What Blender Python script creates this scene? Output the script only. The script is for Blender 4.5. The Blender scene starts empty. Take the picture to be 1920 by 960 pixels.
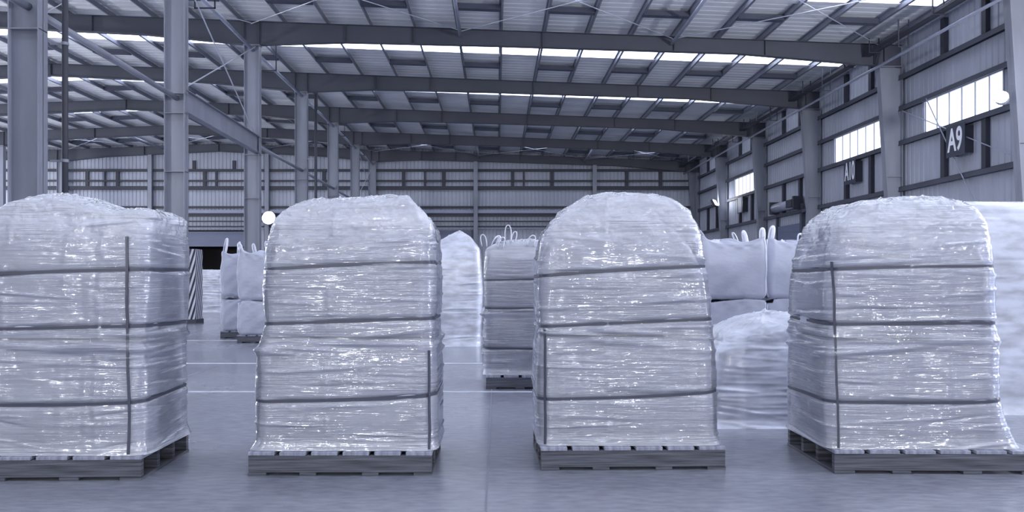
import bpy, math, random
import numpy as np
from mathutils import noise as mnoise, Vector

random.seed(7)
C = bpy.context.scene.collection
scene = bpy.context.scene

# ------------------------------------------------------------------ camera, sky, exposure
F = 1400.0; VX, VY = 932.0, 520.0; CZ = 1.24          # focal length in px, vanishing point, eye height
cam_d = bpy.data.cameras.new('camera'); cam = bpy.data.objects.new('camera', cam_d); C.objects.link(cam)
cam_d.sensor_width = 36.0; cam_d.lens = F / 1920 * 36.0
cam_d.shift_x = (960 - VX) / 1920; cam_d.shift_y = (VY - 480) / 1920
cam.location = (0, 0, CZ); cam.rotation_euler = (math.pi / 2, 0, 0)
cam_d.clip_end = 300
scene.camera = cam
scene.view_settings.view_transform = 'Standard'
scene.view_settings.look = 'None'
scene.view_settings.gamma = 1.0
scene.view_settings.use_curve_mapping = False
scene.view_settings.exposure = 0.0

w = bpy.data.worlds.new('sky'); scene.world = w; w.use_nodes = True
w.node_tree.nodes['Background'].inputs[0].default_value = (0.95, 0.97, 1.0, 1)
w.node_tree.nodes['Background'].inputs[1].default_value = 0.3
SKYLIGHT = 4.5

def area(name, loc, rot, sx, sy, power, col=(1.0, 1.0, 1.0)):
    l = bpy.data.lights.new(name, 'AREA'); l.shape = 'RECTANGLE'; l.size = sx; l.size_y = sy
    l.energy = power; l.color = col
    o = bpy.data.objects.new(name, l); C.objects.link(o); o.location = loc; o.rotation_euler = rot
    return o
# small lights added behind the camera, out of frame, for glints on the film
for lx, lz, lp in ((-3.5, 3.2, 170), (-1.75, 4.2, 90), (2.5, 3.2, 170), (5.2, 4.2, 80), (8.8, 3.2, 190), (-8.4, 3.4, 190)):
    area('glint_light', (lx, -6.5, lz), (math.radians(80), 0, -math.atan2(-lx * 0.7, 11.2)), 0.12, 0.16, lp)
def point(loc, power, r=0.4):  # unseen fill light, added to brighten the roof and walls
    l = bpy.data.lights.new('fill_light', 'POINT'); l.energy = power; l.shadow_soft_size = r; l.color = (1.0, 1.0, 1.0)
    o = bpy.data.objects.new('fill_light', l); C.objects.link(o); o.location = loc
for loc, p in (((-19, 12, 5.2), 2500), ((-27, 26, 5.2), 3200), ((-36, 39, 5.2), 3600), ((-45, 50, 5.2), 3600),
               ((14.0, 11.5, 5.2), 4200), ((14.2, 3.0, 5.2), 2200), ((-7, -6, 5.0), 300), ((6, -6.5, 5.0), 300)):
    point(loc, p)

# ------------------------------------------------------------------ helpers
def lin(c):
    return tuple(((v / 255) / 12.92 if v / 255 <= 0.04045 else ((v / 255 + 0.055) / 1.055) ** 2.4) for v in c)

def px(x, y, D):
    return ((x - VX) * D / F, D, CZ + (VY - y) * D / F)
def PX(x, D): return (x - VX) * D / F
def PZ(y, D): return CZ + (VY - y) * D / F

def mat(name, rgb, rough=0.6, metal=0.0, var=0.0, vscale=(1, 1, 1), bump=0.0, bscale=(1, 1, 1), bs=5.0, vs=3.0,
        emit=None, alpha=None, coat=0.0, gather=None, detail=5.0, rgb2=None, bdist=0.02, spec=0.5):
    m = bpy.data.materials.new(name); m.use_nodes = True
    nt = m.node_tree; b = nt.nodes['Principled BSDF']
    col = (*lin(rgb), 1)
    b.inputs['Base Color'].default_value = col
    b.inputs['Roughness'].default_value = rough
    b.inputs['Metallic'].default_value = metal
    b.inputs['Specular IOR Level'].default_value = spec
    b.inputs['Coat Weight'].default_value = coat
    b.inputs['Coat Roughness'].default_value = 0.12
    tc = nt.nodes.new('ShaderNodeTexCoord')
    def nz(sc, s, d):
        mp = nt.nodes.new('ShaderNodeMapping'); mp.inputs['Scale'].default_value = sc
        nt.links.new(tc.outputs['Object'], mp.inputs['Vector'])
        n = nt.nodes.new('ShaderNodeTexNoise'); n.inputs['Scale'].default_value = s; n.inputs['Detail'].default_value = d
        nt.links.new(mp.outputs[0], n.inputs['Vector']); return n
    if var > 0 or rgb2:
        n = nz(vscale, vs, detail)
        r = nt.nodes.new('ShaderNodeValToRGB')
        r.color_ramp.elements[0].position = 0.3; r.color_ramp.elements[1].position = 0.7
        if rgb2: c2 = lin(rgb2)
        else: c2 = tuple(v * (1 - var) for v in lin(rgb))
        r.color_ramp.elements[0].color = (*c2, 1); r.color_ramp.elements[1].color = col
        nt.links.new(n.outputs['Fac'], r.inputs[0]); nt.links.new(r.outputs[0], b.inputs['Base Color'])
    if bump > 0:
        n = nz(bscale, bs, 4.0)
        bp = nt.nodes.new('ShaderNodeBump'); bp.inputs['Strength'].default_value = bump; bp.inputs['Distance'].default_value = bdist
        nt.links.new(n.outputs['Fac'], bp.inputs['Height']); nt.links.new(bp.outputs[0], b.inputs['Normal'])
        if coat: nt.links.new(bp.outputs[0], b.inputs['Coat Normal'])
    if emit:
        b.inputs['Emission Color'].default_value = (*lin(emit[0]), 1); b.inputs['Emission Strength'].default_value = emit[1]
    if alpha:
        n = nz((1, 1, 2.5), 3.0, 6.0)
        mr = nt.nodes.new('ShaderNodeMapRange')
        mr.inputs['From Min'].default_value = 0.3; mr.inputs['From Max'].default_value = 0.7
        mr.inputs['To Min'].default_value = alpha[0]; mr.inputs['To Max'].default_value = alpha[1]
        nt.links.new(n.outputs['Fac'], mr.inputs['Value'])
        out = mr.outputs[0]
        if gather:      # the film lies in more layers where it is gathered over the top
            sp = nt.nodes.new('ShaderNodeSeparateXYZ'); nt.links.new(tc.outputs['Object'], sp.inputs[0])
            g = nt.nodes.new('ShaderNodeMapRange'); g.inputs['From Min'].default_value = gather[0]; g.inputs['From Max'].default_value = gather[1]
            g.inputs['To Max'].default_value = gather[2]; nt.links.new(sp.outputs['Z'], g.inputs['Value'])
            ad = nt.nodes.new('ShaderNodeMath'); ad.operation = 'ADD'; nt.links.new(out, ad.inputs[0]); nt.links.new(g.outputs[0], ad.inputs[1]); out = ad.outputs[0]
        nt.links.new(out, b.inputs['Alpha'])
    return m

M = {}
M['column'] = mat('column_paint', (138, 143, 160), 0.5, var=0.25, vscale=(1, 1, 0.25), vs=1.5)
M['rafter'] = mat('rafter_shaded_grey', (72, 76, 90), 0.55, var=0.2, vs=0.6)  # column grey darkened: the rafters' shade is put into their colour
M['purlin'] = mat('galvanised_purlin', (128, 133, 152), 0.4, 0.2, var=0.2, vs=1.0)
M['strut'] = mat('dark_strut', (62, 66, 84), 0.6)
M['roof'] = mat('roof_sheet', (222, 225, 234), 0.5, var=0.16, vscale=(0.15, 1.2, 1), vs=1.0)
M['wall'] = mat('wall_sheet', (168, 174, 192), 0.55, var=0.15, vscale=(1, 1, 0.2), vs=1.0)
M['girt'] = mat('girt_steel', (80, 84, 100), 0.5, 0.1, var=0.2, vs=2)
M['girt_light'] = mat('pale_beam_paint', (146, 154, 180), 0.45, var=0.15, vs=1)
M['dark'] = mat('dark_steel', (52, 54, 68), 0.6)
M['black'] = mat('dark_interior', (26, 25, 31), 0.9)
M['rod'] = mat('galvanised_rod', (190, 196, 214), 0.35, 0.4, var=0.1)
M['pipe'] = mat('pipe_paint', (160, 167, 190), 0.35, 0.2, var=0.15)
M['glow'] = mat('skylight_panel', (240, 245, 255), 0.6, emit=((236, 242, 255), SKYLIGHT))
M['pane'] = mat('window_daylight', (240, 245, 255), 0.5, emit=((240, 245, 255), 1.7))
M['lamp'] = mat('lamp_lens', (255, 255, 255), 0.4, emit=((250, 252, 255), 40.0))
M['frame'] = mat('window_frame', (170, 176, 196), 0.5, var=0.1)
M['shutter'] = mat('shutter_paint', (108, 116, 144), 0.5, var=0.12, vs=1)
M['fabric'] = mat('woven_bag_fabric', (172, 177, 198), 0.75, var=0.10, vscale=(1, 1, 1), vs=4, bump=0.35, bscale=(1, 1, 1.6), bs=7, bdist=0.03)
def film_mat(name, milk, milk_top, ztop, bump, rough, col=(214, 218, 230), sc=(0.7, 0.7, 17), foot=0.3):
    """clear plastic film: mostly transparent with a milky part, under a glossy skin"""
    m = bpy.data.materials.new(name); m.use_nodes = True
    nt = m.node_tree; N = nt.nodes; L = nt.links
    for n in list(N): N.remove(n)
    out = N.new('ShaderNodeOutputMaterial')
    tc = N.new('ShaderNodeTexCoord')
    def nz(scale, s_, det, dist=0.0):
        mp = N.new('ShaderNodeMapping'); mp.inputs['Scale'].default_value = scale; L.new(tc.outputs['Object'], mp.inputs['Vector'])
        n = N.new('ShaderNodeTexNoise'); n.inputs['Scale'].default_value = s_; n.inputs['Detail'].default_value = det
        n.inputs['Distortion'].default_value = dist; L.new(mp.outputs[0], n.inputs['Vector']); return n.outputs['Fac']
    def rng(v, a, b, c, d):
        r = N.new('ShaderNodeMapRange'); L.new(v, r.inputs['Value'])
        for k, q in zip(('From Min', 'From Max', 'To Min', 'To Max'), (a, b, c, d)): r.inputs[k].default_value = q
        return r.outputs[0]
    def ma(op, a, b):
        n = N.new('ShaderNodeMath'); n.operation = op
        for i_, v in enumerate((a, b)):
            if isinstance(v, (int, float)): n.inputs[i_].default_value = v
            else: L.new(v, n.inputs[i_])
        return n.outputs[0]
    sp = N.new('ShaderNodeSeparateXYZ'); L.new(tc.outputs['Object'], sp.inputs[0])
    top = rng(sp.outputs['Z'], ztop - 0.12, ztop + 0.08, 0, 1)
    hem = rng(sp.outputs['Z'], 0.15, 0.24, foot, 0.0)     # layers bunched at the foot
    patch = nz((1, 1, 1.6), 2.6, 3)
    fine = nz(sc, 3.2, 3, 0.6)                   # taut horizontal creases
    crum = nz((1, 1, 1), 9, 5, 1.2)              # crumpled, gathered film
    h = ma('ADD', ma('MULTIPLY', fine, rng(patch, 0.38, 0.58, 0.3, 1.0)), ma('MULTIPLY', crum, ma('ADD', ma('MULTIPLY', top, 0.9), rng(patch, 0.55, 0.7, 0.0, 0.35))))
    bp = N.new('ShaderNodeBump'); bp.inputs['Strength'].default_value = bump; bp.inputs['Distance'].default_value = 0.02; L.new(h, bp.inputs['Height'])
    df = N.new('ShaderNodeBsdfDiffuse'); df.inputs['Color'].default_value = (*lin(col), 1); L.new(bp.outputs[0], df.inputs['Normal'])
    tr = N.new('ShaderNodeBsdfTransparent')
    gl = N.new('ShaderNodeBsdfGlossy'); gl.inputs['Roughness'].default_value = rough; gl.inputs['Color'].default_value = (0.9, 0.92, 0.97, 1); L.new(bp.outputs[0], gl.inputs['Normal'])
    m1 = N.new('ShaderNodeMixShader'); m2 = N.new('ShaderNodeMixShader')
    mk = ma('ADD', rng(nz((1, 1, 3), 3.5, 5), 0.35, 0.65, milk * 0.7, milk * 1.3), ma('ADD', ma('MULTIPLY', top, milk_top - milk), hem))
    L.new(mk, m1.inputs[0]); L.new(tr.outputs[0], m1.inputs[1]); L.new(df.outputs[0], m1.inputs[2])
    fr = N.new('ShaderNodeFresnel'); fr.inputs['IOR'].default_value = 1.55; L.new(bp.outputs[0], fr.inputs['Normal'])
    L.new(ma('ADD', ma('MULTIPLY', fr.outputs[0], 1.6), 0.04), m2.inputs[0]); L.new(m1.outputs[0], m2.inputs[1]); L.new(gl.outputs[0], m2.inputs[2])
    L.new(m2.outputs[0], out.inputs['Surface'])
    return m
M['film'] = film_mat('stretch_film', 0.26, 0.6, 1.52, 0.75, 0.11, (206, 211, 228))
M['film_back'] = film_mat('film_cover', 0.78, 0.9, 1.5, 0.18, 0.32, (196, 202, 222), sc=(1.5, 1.5, 3), foot=0.0)
M['strap'] = mat('strap_band', (62, 66, 84), 0.4)
M['loop'] = mat('loop_webbing', (214, 219, 236), 0.7, var=0.15, vs=20)
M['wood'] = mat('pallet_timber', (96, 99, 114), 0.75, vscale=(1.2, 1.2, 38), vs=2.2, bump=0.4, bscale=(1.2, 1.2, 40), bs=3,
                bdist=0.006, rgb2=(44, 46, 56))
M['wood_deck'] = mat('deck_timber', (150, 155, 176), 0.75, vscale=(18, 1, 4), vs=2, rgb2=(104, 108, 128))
M['white_paint'] = mat('line_paint', (205, 211, 228), 0.4, var=0.25, vs=9)
M['joint'] = mat('joint_sealant', (112, 117, 134), 0.6)
M['sign_dark'] = mat('sign_board', (56, 60, 78), 0.5)
M['sign_white'] = mat('sign_letters', (226, 231, 244), 0.6)

def floor_mat():
    m = bpy.data.materials.new('polished_concrete'); m.use_nodes = True
    nt = m.node_tree; b = nt.nodes['Principled BSDF']; N = nt.nodes; L = nt.links
    tc = N.new('ShaderNodeTexCoord')
    n1 = N.new('ShaderNodeTexNoise'); n1.inputs['Scale'].default_value = 0.45; n1.inputs['Detail'].default_value = 8
    n2 = N.new('ShaderNodeTexNoise'); n2.inputs['Scale'].default_value = 14; n2.inputs['Detail'].default_value = 6
    L.new(tc.outputs['Object'], n1.inputs['Vector'])
    mp = N.new('ShaderNodeMapping'); mp.inputs['Scale'].default_value = (0.55, 1.5, 1); L.new(tc.outputs['Object'], mp.inputs['Vector'])
    L.new(mp.outputs[0], n2.inputs['Vector'])
    r = N.new('ShaderNodeValToRGB'); r.color_ramp.elements[0].position = 0.35; r.color_ramp.elements[1].position = 0.7
    r.color_ramp.elements[0].color = (*lin((106, 110, 125)), 1); r.color_ramp.elements[1].color = (*lin((144, 149, 164)), 1)
    mx = N.new('ShaderNodeMix'); mx.data_type = 'FLOAT'; mx.inputs[0].default_value = 0.45
    L.new(n1.outputs['Fac'], mx.inputs[2]); L.new(n2.outputs['Fac'], mx.inputs[3]); L.new(mx.outputs[0], r.inputs[0])
    L.new(r.outputs[0], b.inputs['Base Color'])
    rr = N.new('ShaderNodeMapRange'); rr.inputs['To Min'].default_value = 0.12; rr.inputs['To Max'].default_value = 0.32
    rr.inputs['From Min'].default_value = 0.3; rr.inputs['From Max'].default_value = 0.7
    L.new(n1.outputs['Fac'], rr.inputs['Value']); L.new(rr.outputs[0], b.inputs['Roughness'])
    bp = N.new('ShaderNodeBump'); bp.inputs['Strength'].default_value = 0.25; bp.inputs['Distance'].default_value = 0.01
    L.new(n2.outputs['Fac'], bp.inputs['Height']); L.new(bp.outputs[0], b.inputs['Normal'])
    b.inputs['Specular IOR Level'].default_value = 0.6
    return m
M['floor'] = floor_mat()

def stripe_mat():
    m = bpy.data.materials.new('hazard_stripes'); m.use_nodes = True
    nt = m.node_tree; b = nt.nodes['Principled BSDF']; N = nt.nodes; L = nt.links
    tc = N.new('ShaderNodeTexCoord'); sp = N.new('ShaderNodeSeparateXYZ'); L.new(tc.outputs['Object'], sp.inputs[0])
    def ma(op, a, bb):
        n = N.new('ShaderNodeMath'); n.operation = op
        for i, v in enumerate((a, bb)):
            if isinstance(v, (int, float)): n.inputs[i].default_value = v
            elif v is not None: L.new(v, n.inputs[i])
        return n.outputs[0]
    t = ma('SUBTRACT', ma('MULTIPLY', sp.outputs['Z'], 2.6), ma('MULTIPLY', ma('ADD', sp.outputs['X'], sp.outputs['Y']), 8.5))
    st = ma('GREATER_THAN', ma('FRACT', t, None), 0.5)
    mx = N.new('ShaderNodeMix'); mx.data_type = 'RGBA'; L.new(st, mx.inputs[0])
    mx.inputs[6].default_value = (*lin((34, 34, 42)), 1); mx.inputs[7].default_value = (*lin((176, 182, 202)), 1)
    L.new(mx.outputs[2], b.inputs['Base Color']); b.inputs['Roughness'].default_value = 0.5
    return m
M['stripe'] = stripe_mat()

def new_obj(name, me, parent=None, kind=None):
    o = bpy.data.objects.new(name, me); C.objects.link(o)
    if parent: o.parent = parent
    if kind: o['kind'] = kind
    return o

def tag(o, label, cat, group=None):
    o['label'] = label; o['category'] = cat
    if group: o['group'] = group
    return o

def empty(name, loc=(0, 0, 0), rz=0):
    o = bpy.data.objects.new(name, None); C.objects.link(o); o.location = loc; o.rotation_euler = (0, 0, rz)
    o.empty_display_size = 0.2
    return o

def copy_tree(o, parent=None):
    c = o.copy(); C.objects.link(c)
    if parent: c.parent = parent
    for ch in list(o.children): copy_tree(ch, c)
    return c

class MB:
    def __init__(s): s.v = []; s.f = []
    def box(s, x0, x1, y0, y1, z0, z1):
        n = len(s.v)
        s.v += [(x0, y0, z0), (x1, y0, z0), (x1, y1, z0), (x0, y1, z0), (x0, y0, z1), (x1, y0, z1), (x1, y1, z1), (x0, y1, z1)]
        s.f += [tuple(n + i for i in q) for q in ((0, 3, 2, 1), (4, 5, 6, 7), (0, 1, 5, 4), (1, 2, 6, 5), (2, 3, 7, 6), (3, 0, 4, 7))]
        return s
    def prism(s, poly, axis, a0, a1):
        # poly: 2D outline; axis 'x' -> (a, p, q); 'y' -> (p, a, q); 'z' -> (p, q, a)
        n = len(s.v); k = len(poly)
        for a in (a0, a1):
            for p, q in poly:
                s.v.append({'x': (a, p, q), 'y': (p, a, q), 'z': (p, q, a)}[axis])
        for i in range(k):
            j = (i + 1) % k; s.f.append((n + i, n + j, n + k + j, n + k + i))
        s.f.append(tuple(n + i for i in range(k))[::-1]); s.f.append(tuple(n + k + i for i in range(k)))
        return s
    def tube(s, pts, r, seg=8, flat=None, closed=False):
        pts = [Vector(p) for p in pts]; n = len(s.v); k = len(pts); up0 = None
        for i, p in enumerate(pts):
            a = pts[(i - 1) % k] if closed or i > 0 else pts[i]; b = pts[(i + 1) % k] if closed or i < k - 1 else pts[i]
            t = (b - a).normalized()
            ref = up0 if up0 is not None else (Vector((0, 0, 1)) if abs(t.z) < 0.9 else Vector((1, 0, 0)))
            u = t.cross(ref)
            if u.length < 1e-5: u = t.cross(Vector((0, 1, 0)))
            u.normalize(); v = u.cross(t).normalized()
            up0 = v
            ru, rv = (r, r) if flat is None else flat
            for j in range(seg):
                an = 2 * math.pi * j / seg
                s.v.append(tuple(p + u * ru * math.cos(an) + v * rv * math.sin(an)))
        for i in range(k if closed else k - 1):
            for j in range(seg):
                a = n + i * seg + j; b = n + i * seg + (j + 1) % seg
                c = n + ((i + 1) % k) * seg + (j + 1) % seg; d = n + ((i + 1) % k) * seg + j
                s.f.append((a, b, c, d))
        if not closed:
            s.f.append(tuple(n + j for j in range(seg))[::-1]); s.f.append(tuple(n + (k - 1) * seg + j for j in range(seg)))
        return s
    def ibeam_y(s, xc, zc, w_, h_, y0, y1, tw=0.012, tf=0.018):
        s.box(xc - w_ / 2, xc + w_ / 2, y0, y1, zc + h_ / 2 - tf, zc + h_ / 2)
        s.box(xc - w_ / 2, xc + w_ / 2, y0, y1, zc - h_ / 2, zc - h_ / 2 + tf)
        s.box(xc - tw / 2, xc + tw / 2, y0, y1, zc - h_ / 2 + tf, zc + h_ / 2 - tf)
        return s
    def mesh(s, name, m, smooth=False, bevel=0):
        me = bpy.data.meshes.new(name); me.from_pydata(s.v, [], s.f); me.materials.append(m)
        if smooth: me.polygons.foreach_set('use_smooth', [True] * len(me.polygons))
        me.update(); return me
    def build(s, name, m, parent=None, kind=None, smooth=False, bevel=0):
        o = new_obj(name, s.mesh(name, m, smooth), parent, kind)
        if bevel:
            b = o.modifiers.new('bevel', 'BEVEL'); b.width = bevel; b.segments = 2; b.limit_method = 'ANGLE'
        return o

# ------------------------------------------------------------------ the hall: dimensions
BAY = 7.47
def FD(n): return BAY * n - 0.3                    # depth of frame n
YEND = FD(8) + 0.15                                # far wall
YBACK = -9.0
XR = 16.1; XL = -60.5; XRIDGE = -22.1
def rtop(x): return CZ + 9.77 - 0.037 * (x if x > XRIDGE else 2 * XRIDGE - x)   # rafter top height
ROOFG = 0.22

# floor
MB().box(XL - 0.2, XR + 0.2, YBACK, YEND + 3.2, -0.3, 0).build('floor', M['floor'], kind='structure')

# ceiling: ribbed sheet following the gable
def ribbed(name, m, a0, a1, place, pitch=0.3, h=0.04, kind='structure'):
    """trapezoid ribs along a; place(a, off, k) -> point for edge k (0, 1, ...)"""
    prof = []
    a = a0
    while a < a1:
        for da, off in ((0, 0), (pitch * 0.55, 0), (pitch * 0.65, h), (pitch * 0.9, h)):
            if a + da <= a1: prof.append((a + da, off))
        a += pitch
    prof.append((a1, 0))
    v = []; f = []
    ne = len(place(0, 0))
    for a, off in prof: v += place(a, off)
    for i in range(len(prof) - 1):
        for k in range(ne - 1):
            n = i * ne + k; f.append((n, n + 1, n + ne + 1, n + ne))
    me = bpy.data.meshes.new(name); me.from_pydata(v, [], f); me.materials.append(m); me.update()
    o = new_obj(name, me, None, kind)
    so = o.modifiers.new('thickness', 'SOLIDIFY'); so.thickness = 0.02; so.offset = 0
    return o
roofz = lambda x: rtop(x) + ROOFG + 0.04
# roof between the skylight strips (each bay: sheet, strip, sheet)
sky_rng = []
edges = [YBACK]
for n in range(-1, 8):
    a, b = FD(n) + BAY * 0.33, FD(n) + BAY * 0.525
    if a > YBACK + 0.5: sky_rng.append((a, b)); edges += [a, b]
edges.append(YEND + 0.3)
for i in range(0, len(edges), 2):
    ribbed('ceiling', M['roof'], edges[i], edges[i + 1],
           lambda a, off: [(XL, a, roofz(XL) + off), (XRIDGE, a, roofz(XRIDGE) + off), (XR + 0.3, a, roofz(XR + 0.3) + off)], 0.42, 0.014)
wi = 1
for a, b in sky_rng:
    m = MB(); xs = [XL, XRIDGE, XR - 0.7]
    for x0, x1 in ((XL, XRIDGE), (XRIDGE, XR - 0.7)):
        n = len(m.v)
        for dz in (0.0, 0.03):
            m.v += [(x0, a, roofz(x0) + dz), (x1, a, roofz(x1) + dz), (x1, b, roofz(x1) + dz), (x0, b, roofz(x0) + dz)]
        m.f += [(n, n + 3, n + 2, n + 1), (n + 4, n + 5, n + 6, n + 7), (n, n + 1, n + 5, n + 4), (n + 1, n + 2, n + 6, n + 5), (n + 2, n + 3, n + 7, n + 6), (n + 3, n, n + 4, n + 7)]
    m.build('window_%d' % wi, M['glow'], kind='structure'); wi += 1
    MB().box(XR - 0.7, XR + 0.3, a, b, roofz(XR) + 0.02, roofz(XR) + 0.06).build('ceiling', M['roof'], kind='structure')

# purlins
pm = {}
def zsec(x, y0, y1):
    m = MB()
    for i in range(1):
        z = rtop(x)
        m.box(x - 0.006, x + 0.006, y0, y1, z, z + ROOFG)
        m.box(x - 0.075, x + 0.006, y0, y1, z + ROOFG - 0.01, z + ROOFG)
        m.box(x - 0.006, x + 0.075, y0, y1, z, z + 0.01)
        m.box(x + 0.067, x + 0.075, y0, y1, z, z + 0.03)
    return m
PXS = [0.15 + 1.72 * k for k in range(-24, 9)] + [15.35]
for x in PXS:
    zsec(x, YBACK, YEND).build('roof_purlin', M['purlin'], kind='structure')
# short cross struts in every second purlin cell
proto = None; fl_ = None
for n in range(1, 8):
    D = FD(n) + BAY * 0.69
    for k in range(-23, 9):
        if k % 2 == 0: continue
        x = 0.15 + 1.72 * k
        if abs(PX(0, D)) + 2 < abs(x) and x < 0: continue
        z = rtop(x + 0.86)
        if proto is None:
            mb_ = MB().box(0.02, 1.70, -0.10, 0.10, 0.03, 0.2); mb_.box(0.02, 1.70, -0.14, 0.14, 0.0, 0.03)
            proto = mb_.build('purlin_strut', M['strut'], kind='structure'); o = proto
        else:
            o = proto.copy(); C.objects.link(o)
        o.location = (x, D, z); o.rotation_euler = (0, 0.037 if x > XRIDGE else -0.037, 0)
        if fl_ is None: fl_ = MB().box(0.01, 1.71, -0.3, 0.04, ROOFG - 0.02, ROOFG + 0.03).build('skylight_flashing', M['roof'], kind='structure'); q = fl_
        else: q = fl_.copy(); C.objects.link(q)
        q.location = (x, FD(n) + BAY * 0.525, z); q.rotation_euler = o.rotation_euler

# rafters
DEP = [(-60, 0.9), (-56, 0.6), (-38, 0.65), (-34.6, 0.95), (-31, 0.7), (-22.1, 0.6), (-14, 0.68), (-9.7, 0.95), (-6, 0.7), (0, 0.62), (9.5, 0.57), (15.0, 0.84), (16.0, 0.9)]
def dep(x): return float(np.interp(x, [p[0] for p in DEP], [p[1] for p in DEP]))
for n in range(0, 9):
    y = FD(n) - (0.15 if n == 8 else 0)
    m = MB()
    xs = sorted(set([p[0] for p in DEP]))
    top = [(x, rtop(x)) for x in xs]; bot = [(x, rtop(x) - dep(x)) for x in xs]
    m.prism(top + bot[::-1], 'y', y - 0.006, y + 0.006)
    m.prism([(x, z) for x, z in top] + [(x, z - 0.016) for x, z in top[::-1]], 'y', y - 0.13, y + 0.13)
    m.prism([(x, z + 0.016) for x, z in bot] + [(x, z) for x, z in bot[::-1]], 'y', y - 0.13, y + 0.13)
    for x in [-34.9, -34.3, -28, -22.1, -16, -10.0, -9.4, -6, -3.3, 1.8, 7, 10.6, 14.9, 15.3]:
        m.box(x - 0.008, x + 0.008, y - 0.12, y + 0.12, rtop(x) - dep(x) + 0.01, rtop(x) - 0.01)
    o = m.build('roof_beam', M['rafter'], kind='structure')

# interior columns: H section, web facing the camera
COLX = {0: -9.3, 1: -9.3, 2: -9.2, 3: -9.5, 4: -9.68, 5: -9.7, 6: -9.78, 7: -9.88, 8: -9.9}
def h_column(x, y, top, w_=0.6, fl=0.3, stiff=()):
    m = MB()
    m.box(x - w_ / 2, x - w_ / 2 + 0.022, y - fl / 2, y + fl / 2, 0.02, top)
    m.box(x + w_ / 2 - 0.022, x + w_ / 2, y - fl / 2, y + fl / 2, 0.02, top)
    m.box(x - w_ / 2, x + w_ / 2, y - 0.007, y + 0.007, 0.02, top)
    m.box(x - w_ / 2 - 0.06, x + w_ / 2 + 0.06, y - fl / 2 - 0.06, y + fl / 2 + 0.06, 0.0, 0.03)
    m.box(x - w_ / 2 - 0.03, x + w_ / 2 + 0.03, y - fl / 2 - 0.02, y + fl / 2 + 0.02, top - 0.03, top)
    for z in stiff: m.box(x - w_ / 2, x + w_ / 2, y - fl / 2 + 0.005, y + fl / 2 - 0.005, z, z + 0.016)
    return m.build('column', M['column'], kind='structure')
for n in range(0, 9):
    y = FD(n) - (0.15 if n == 8 else 0)
    x = COLX[n]
    h_column(x, y, rtop(x) - dep(x), stiff=(4.35, 6.07, 6.65) if n in (3, 4) else (6.07,))
    if n >= 5:
        h_column(-34.6, y, rtop(-34.6) - dep(-34.6))

# right-hand wall columns, tapered
for n in range(0, 9):
    y = FD(n) - (0.15 if n == 8 else 0)
    top = rtop(15.6) - dep(15.3)
    xt = 15.08 if n < 6 else 15.2
    xb = xt + 0.6
    m = MB()
    m.prism([(xb, 0.03), (XR - 0.1, 0.03), (XR - 0.1, top), (xt, top)], 'y', y - 0.007, y + 0.007)
    m.prism([(xb, 0.03), (xb + 0.022, 0.03), (xt + 0.022, top), (xt, top)], 'y', y - 0.15, y + 0.15)
    m.box(XR - 0.13, XR - 0.1, y - 0.15, y + 0.15, 0.03, top)
    m.box(xb - 0.05, XR - 0.05, y - 0.2, y + 0.2, 0, 0.03)
    m.box(xt - 0.03, XR - 0.1, y - 0.15, y + 0.15, top - 0.03, top)
    for z in (5.2,): m.box(xt + 0.3, XR - 0.1, y - 0.14, y + 0.14, z, z + 0.015)
    m.build('column', M['column'], kind='structure')

# right wall: ribbed sheet with window openings
GZ = [CZ + 3.48, CZ + 5.30, CZ + 6.66, CZ + 7.88]
WZ0, WZ1 = CZ + 5.42, CZ + 6.58
WINS = []
for n in (0, 1, 2, 3, 4, 6):                        # window in each bay but the one with the shutter and the last
    WINS.append((FD(n) + 1.6, FD(n) + 5.95))
def wall_right_piece(y0, y1, z0, z1):
    ribbed('wall_right', M['wall'], y0, y1, lambda a, off: [(XR + off, a, z0), (XR + off, a, z1)], 0.3, 0.03)
ZTOP = rtop(XR) + ROOFG + 0.05
wall_right_piece(YBACK, YEND + 0.2, 0, WZ0)
wall_right_piece(YBACK, YEND + 0.2, WZ1, ZTOP)
prev = YBACK
for a, b in WINS:
    wall_right_piece(prev, a, WZ0, WZ1); prev = b
wall_right_piece(prev, YEND + 0.2, WZ0, WZ1)
for i, (a, b) in enumerate(WINS):
    w_ = empty('window_%d' % wi, (XR, (a + b) / 2, WZ0)); w_['kind'] = 'structure'; wi += 1
    L_ = (b - a) / 2; H_ = WZ1 - WZ0
    MB().box(0.03, 0.05, -L_, L_, 0, H_).build('pane', M['pane'], w_, kind='structure')
    f = MB()
    f.box(-0.05, 0.06, -L_ - 0.05, -L_, -0.05, H_ + 0.05).box(-0.05, 0.06, L_, L_ + 0.12, -0.05, H_ + 0.05)
    f.box(-0.05, 0.06, -L_, L_, -0.05, 0).box(-0.05, 0.06, -L_, L_, H_, H_ + 0.05)
    for k in range(1, 6):
        yy = -L_ + 2 * L_ * k / 6; f.box(0.0, 0.04, yy - 0.022, yy + 0.022, 0, H_)
    f.build('window_frame', M['frame'], w_, kind='structure')
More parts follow.
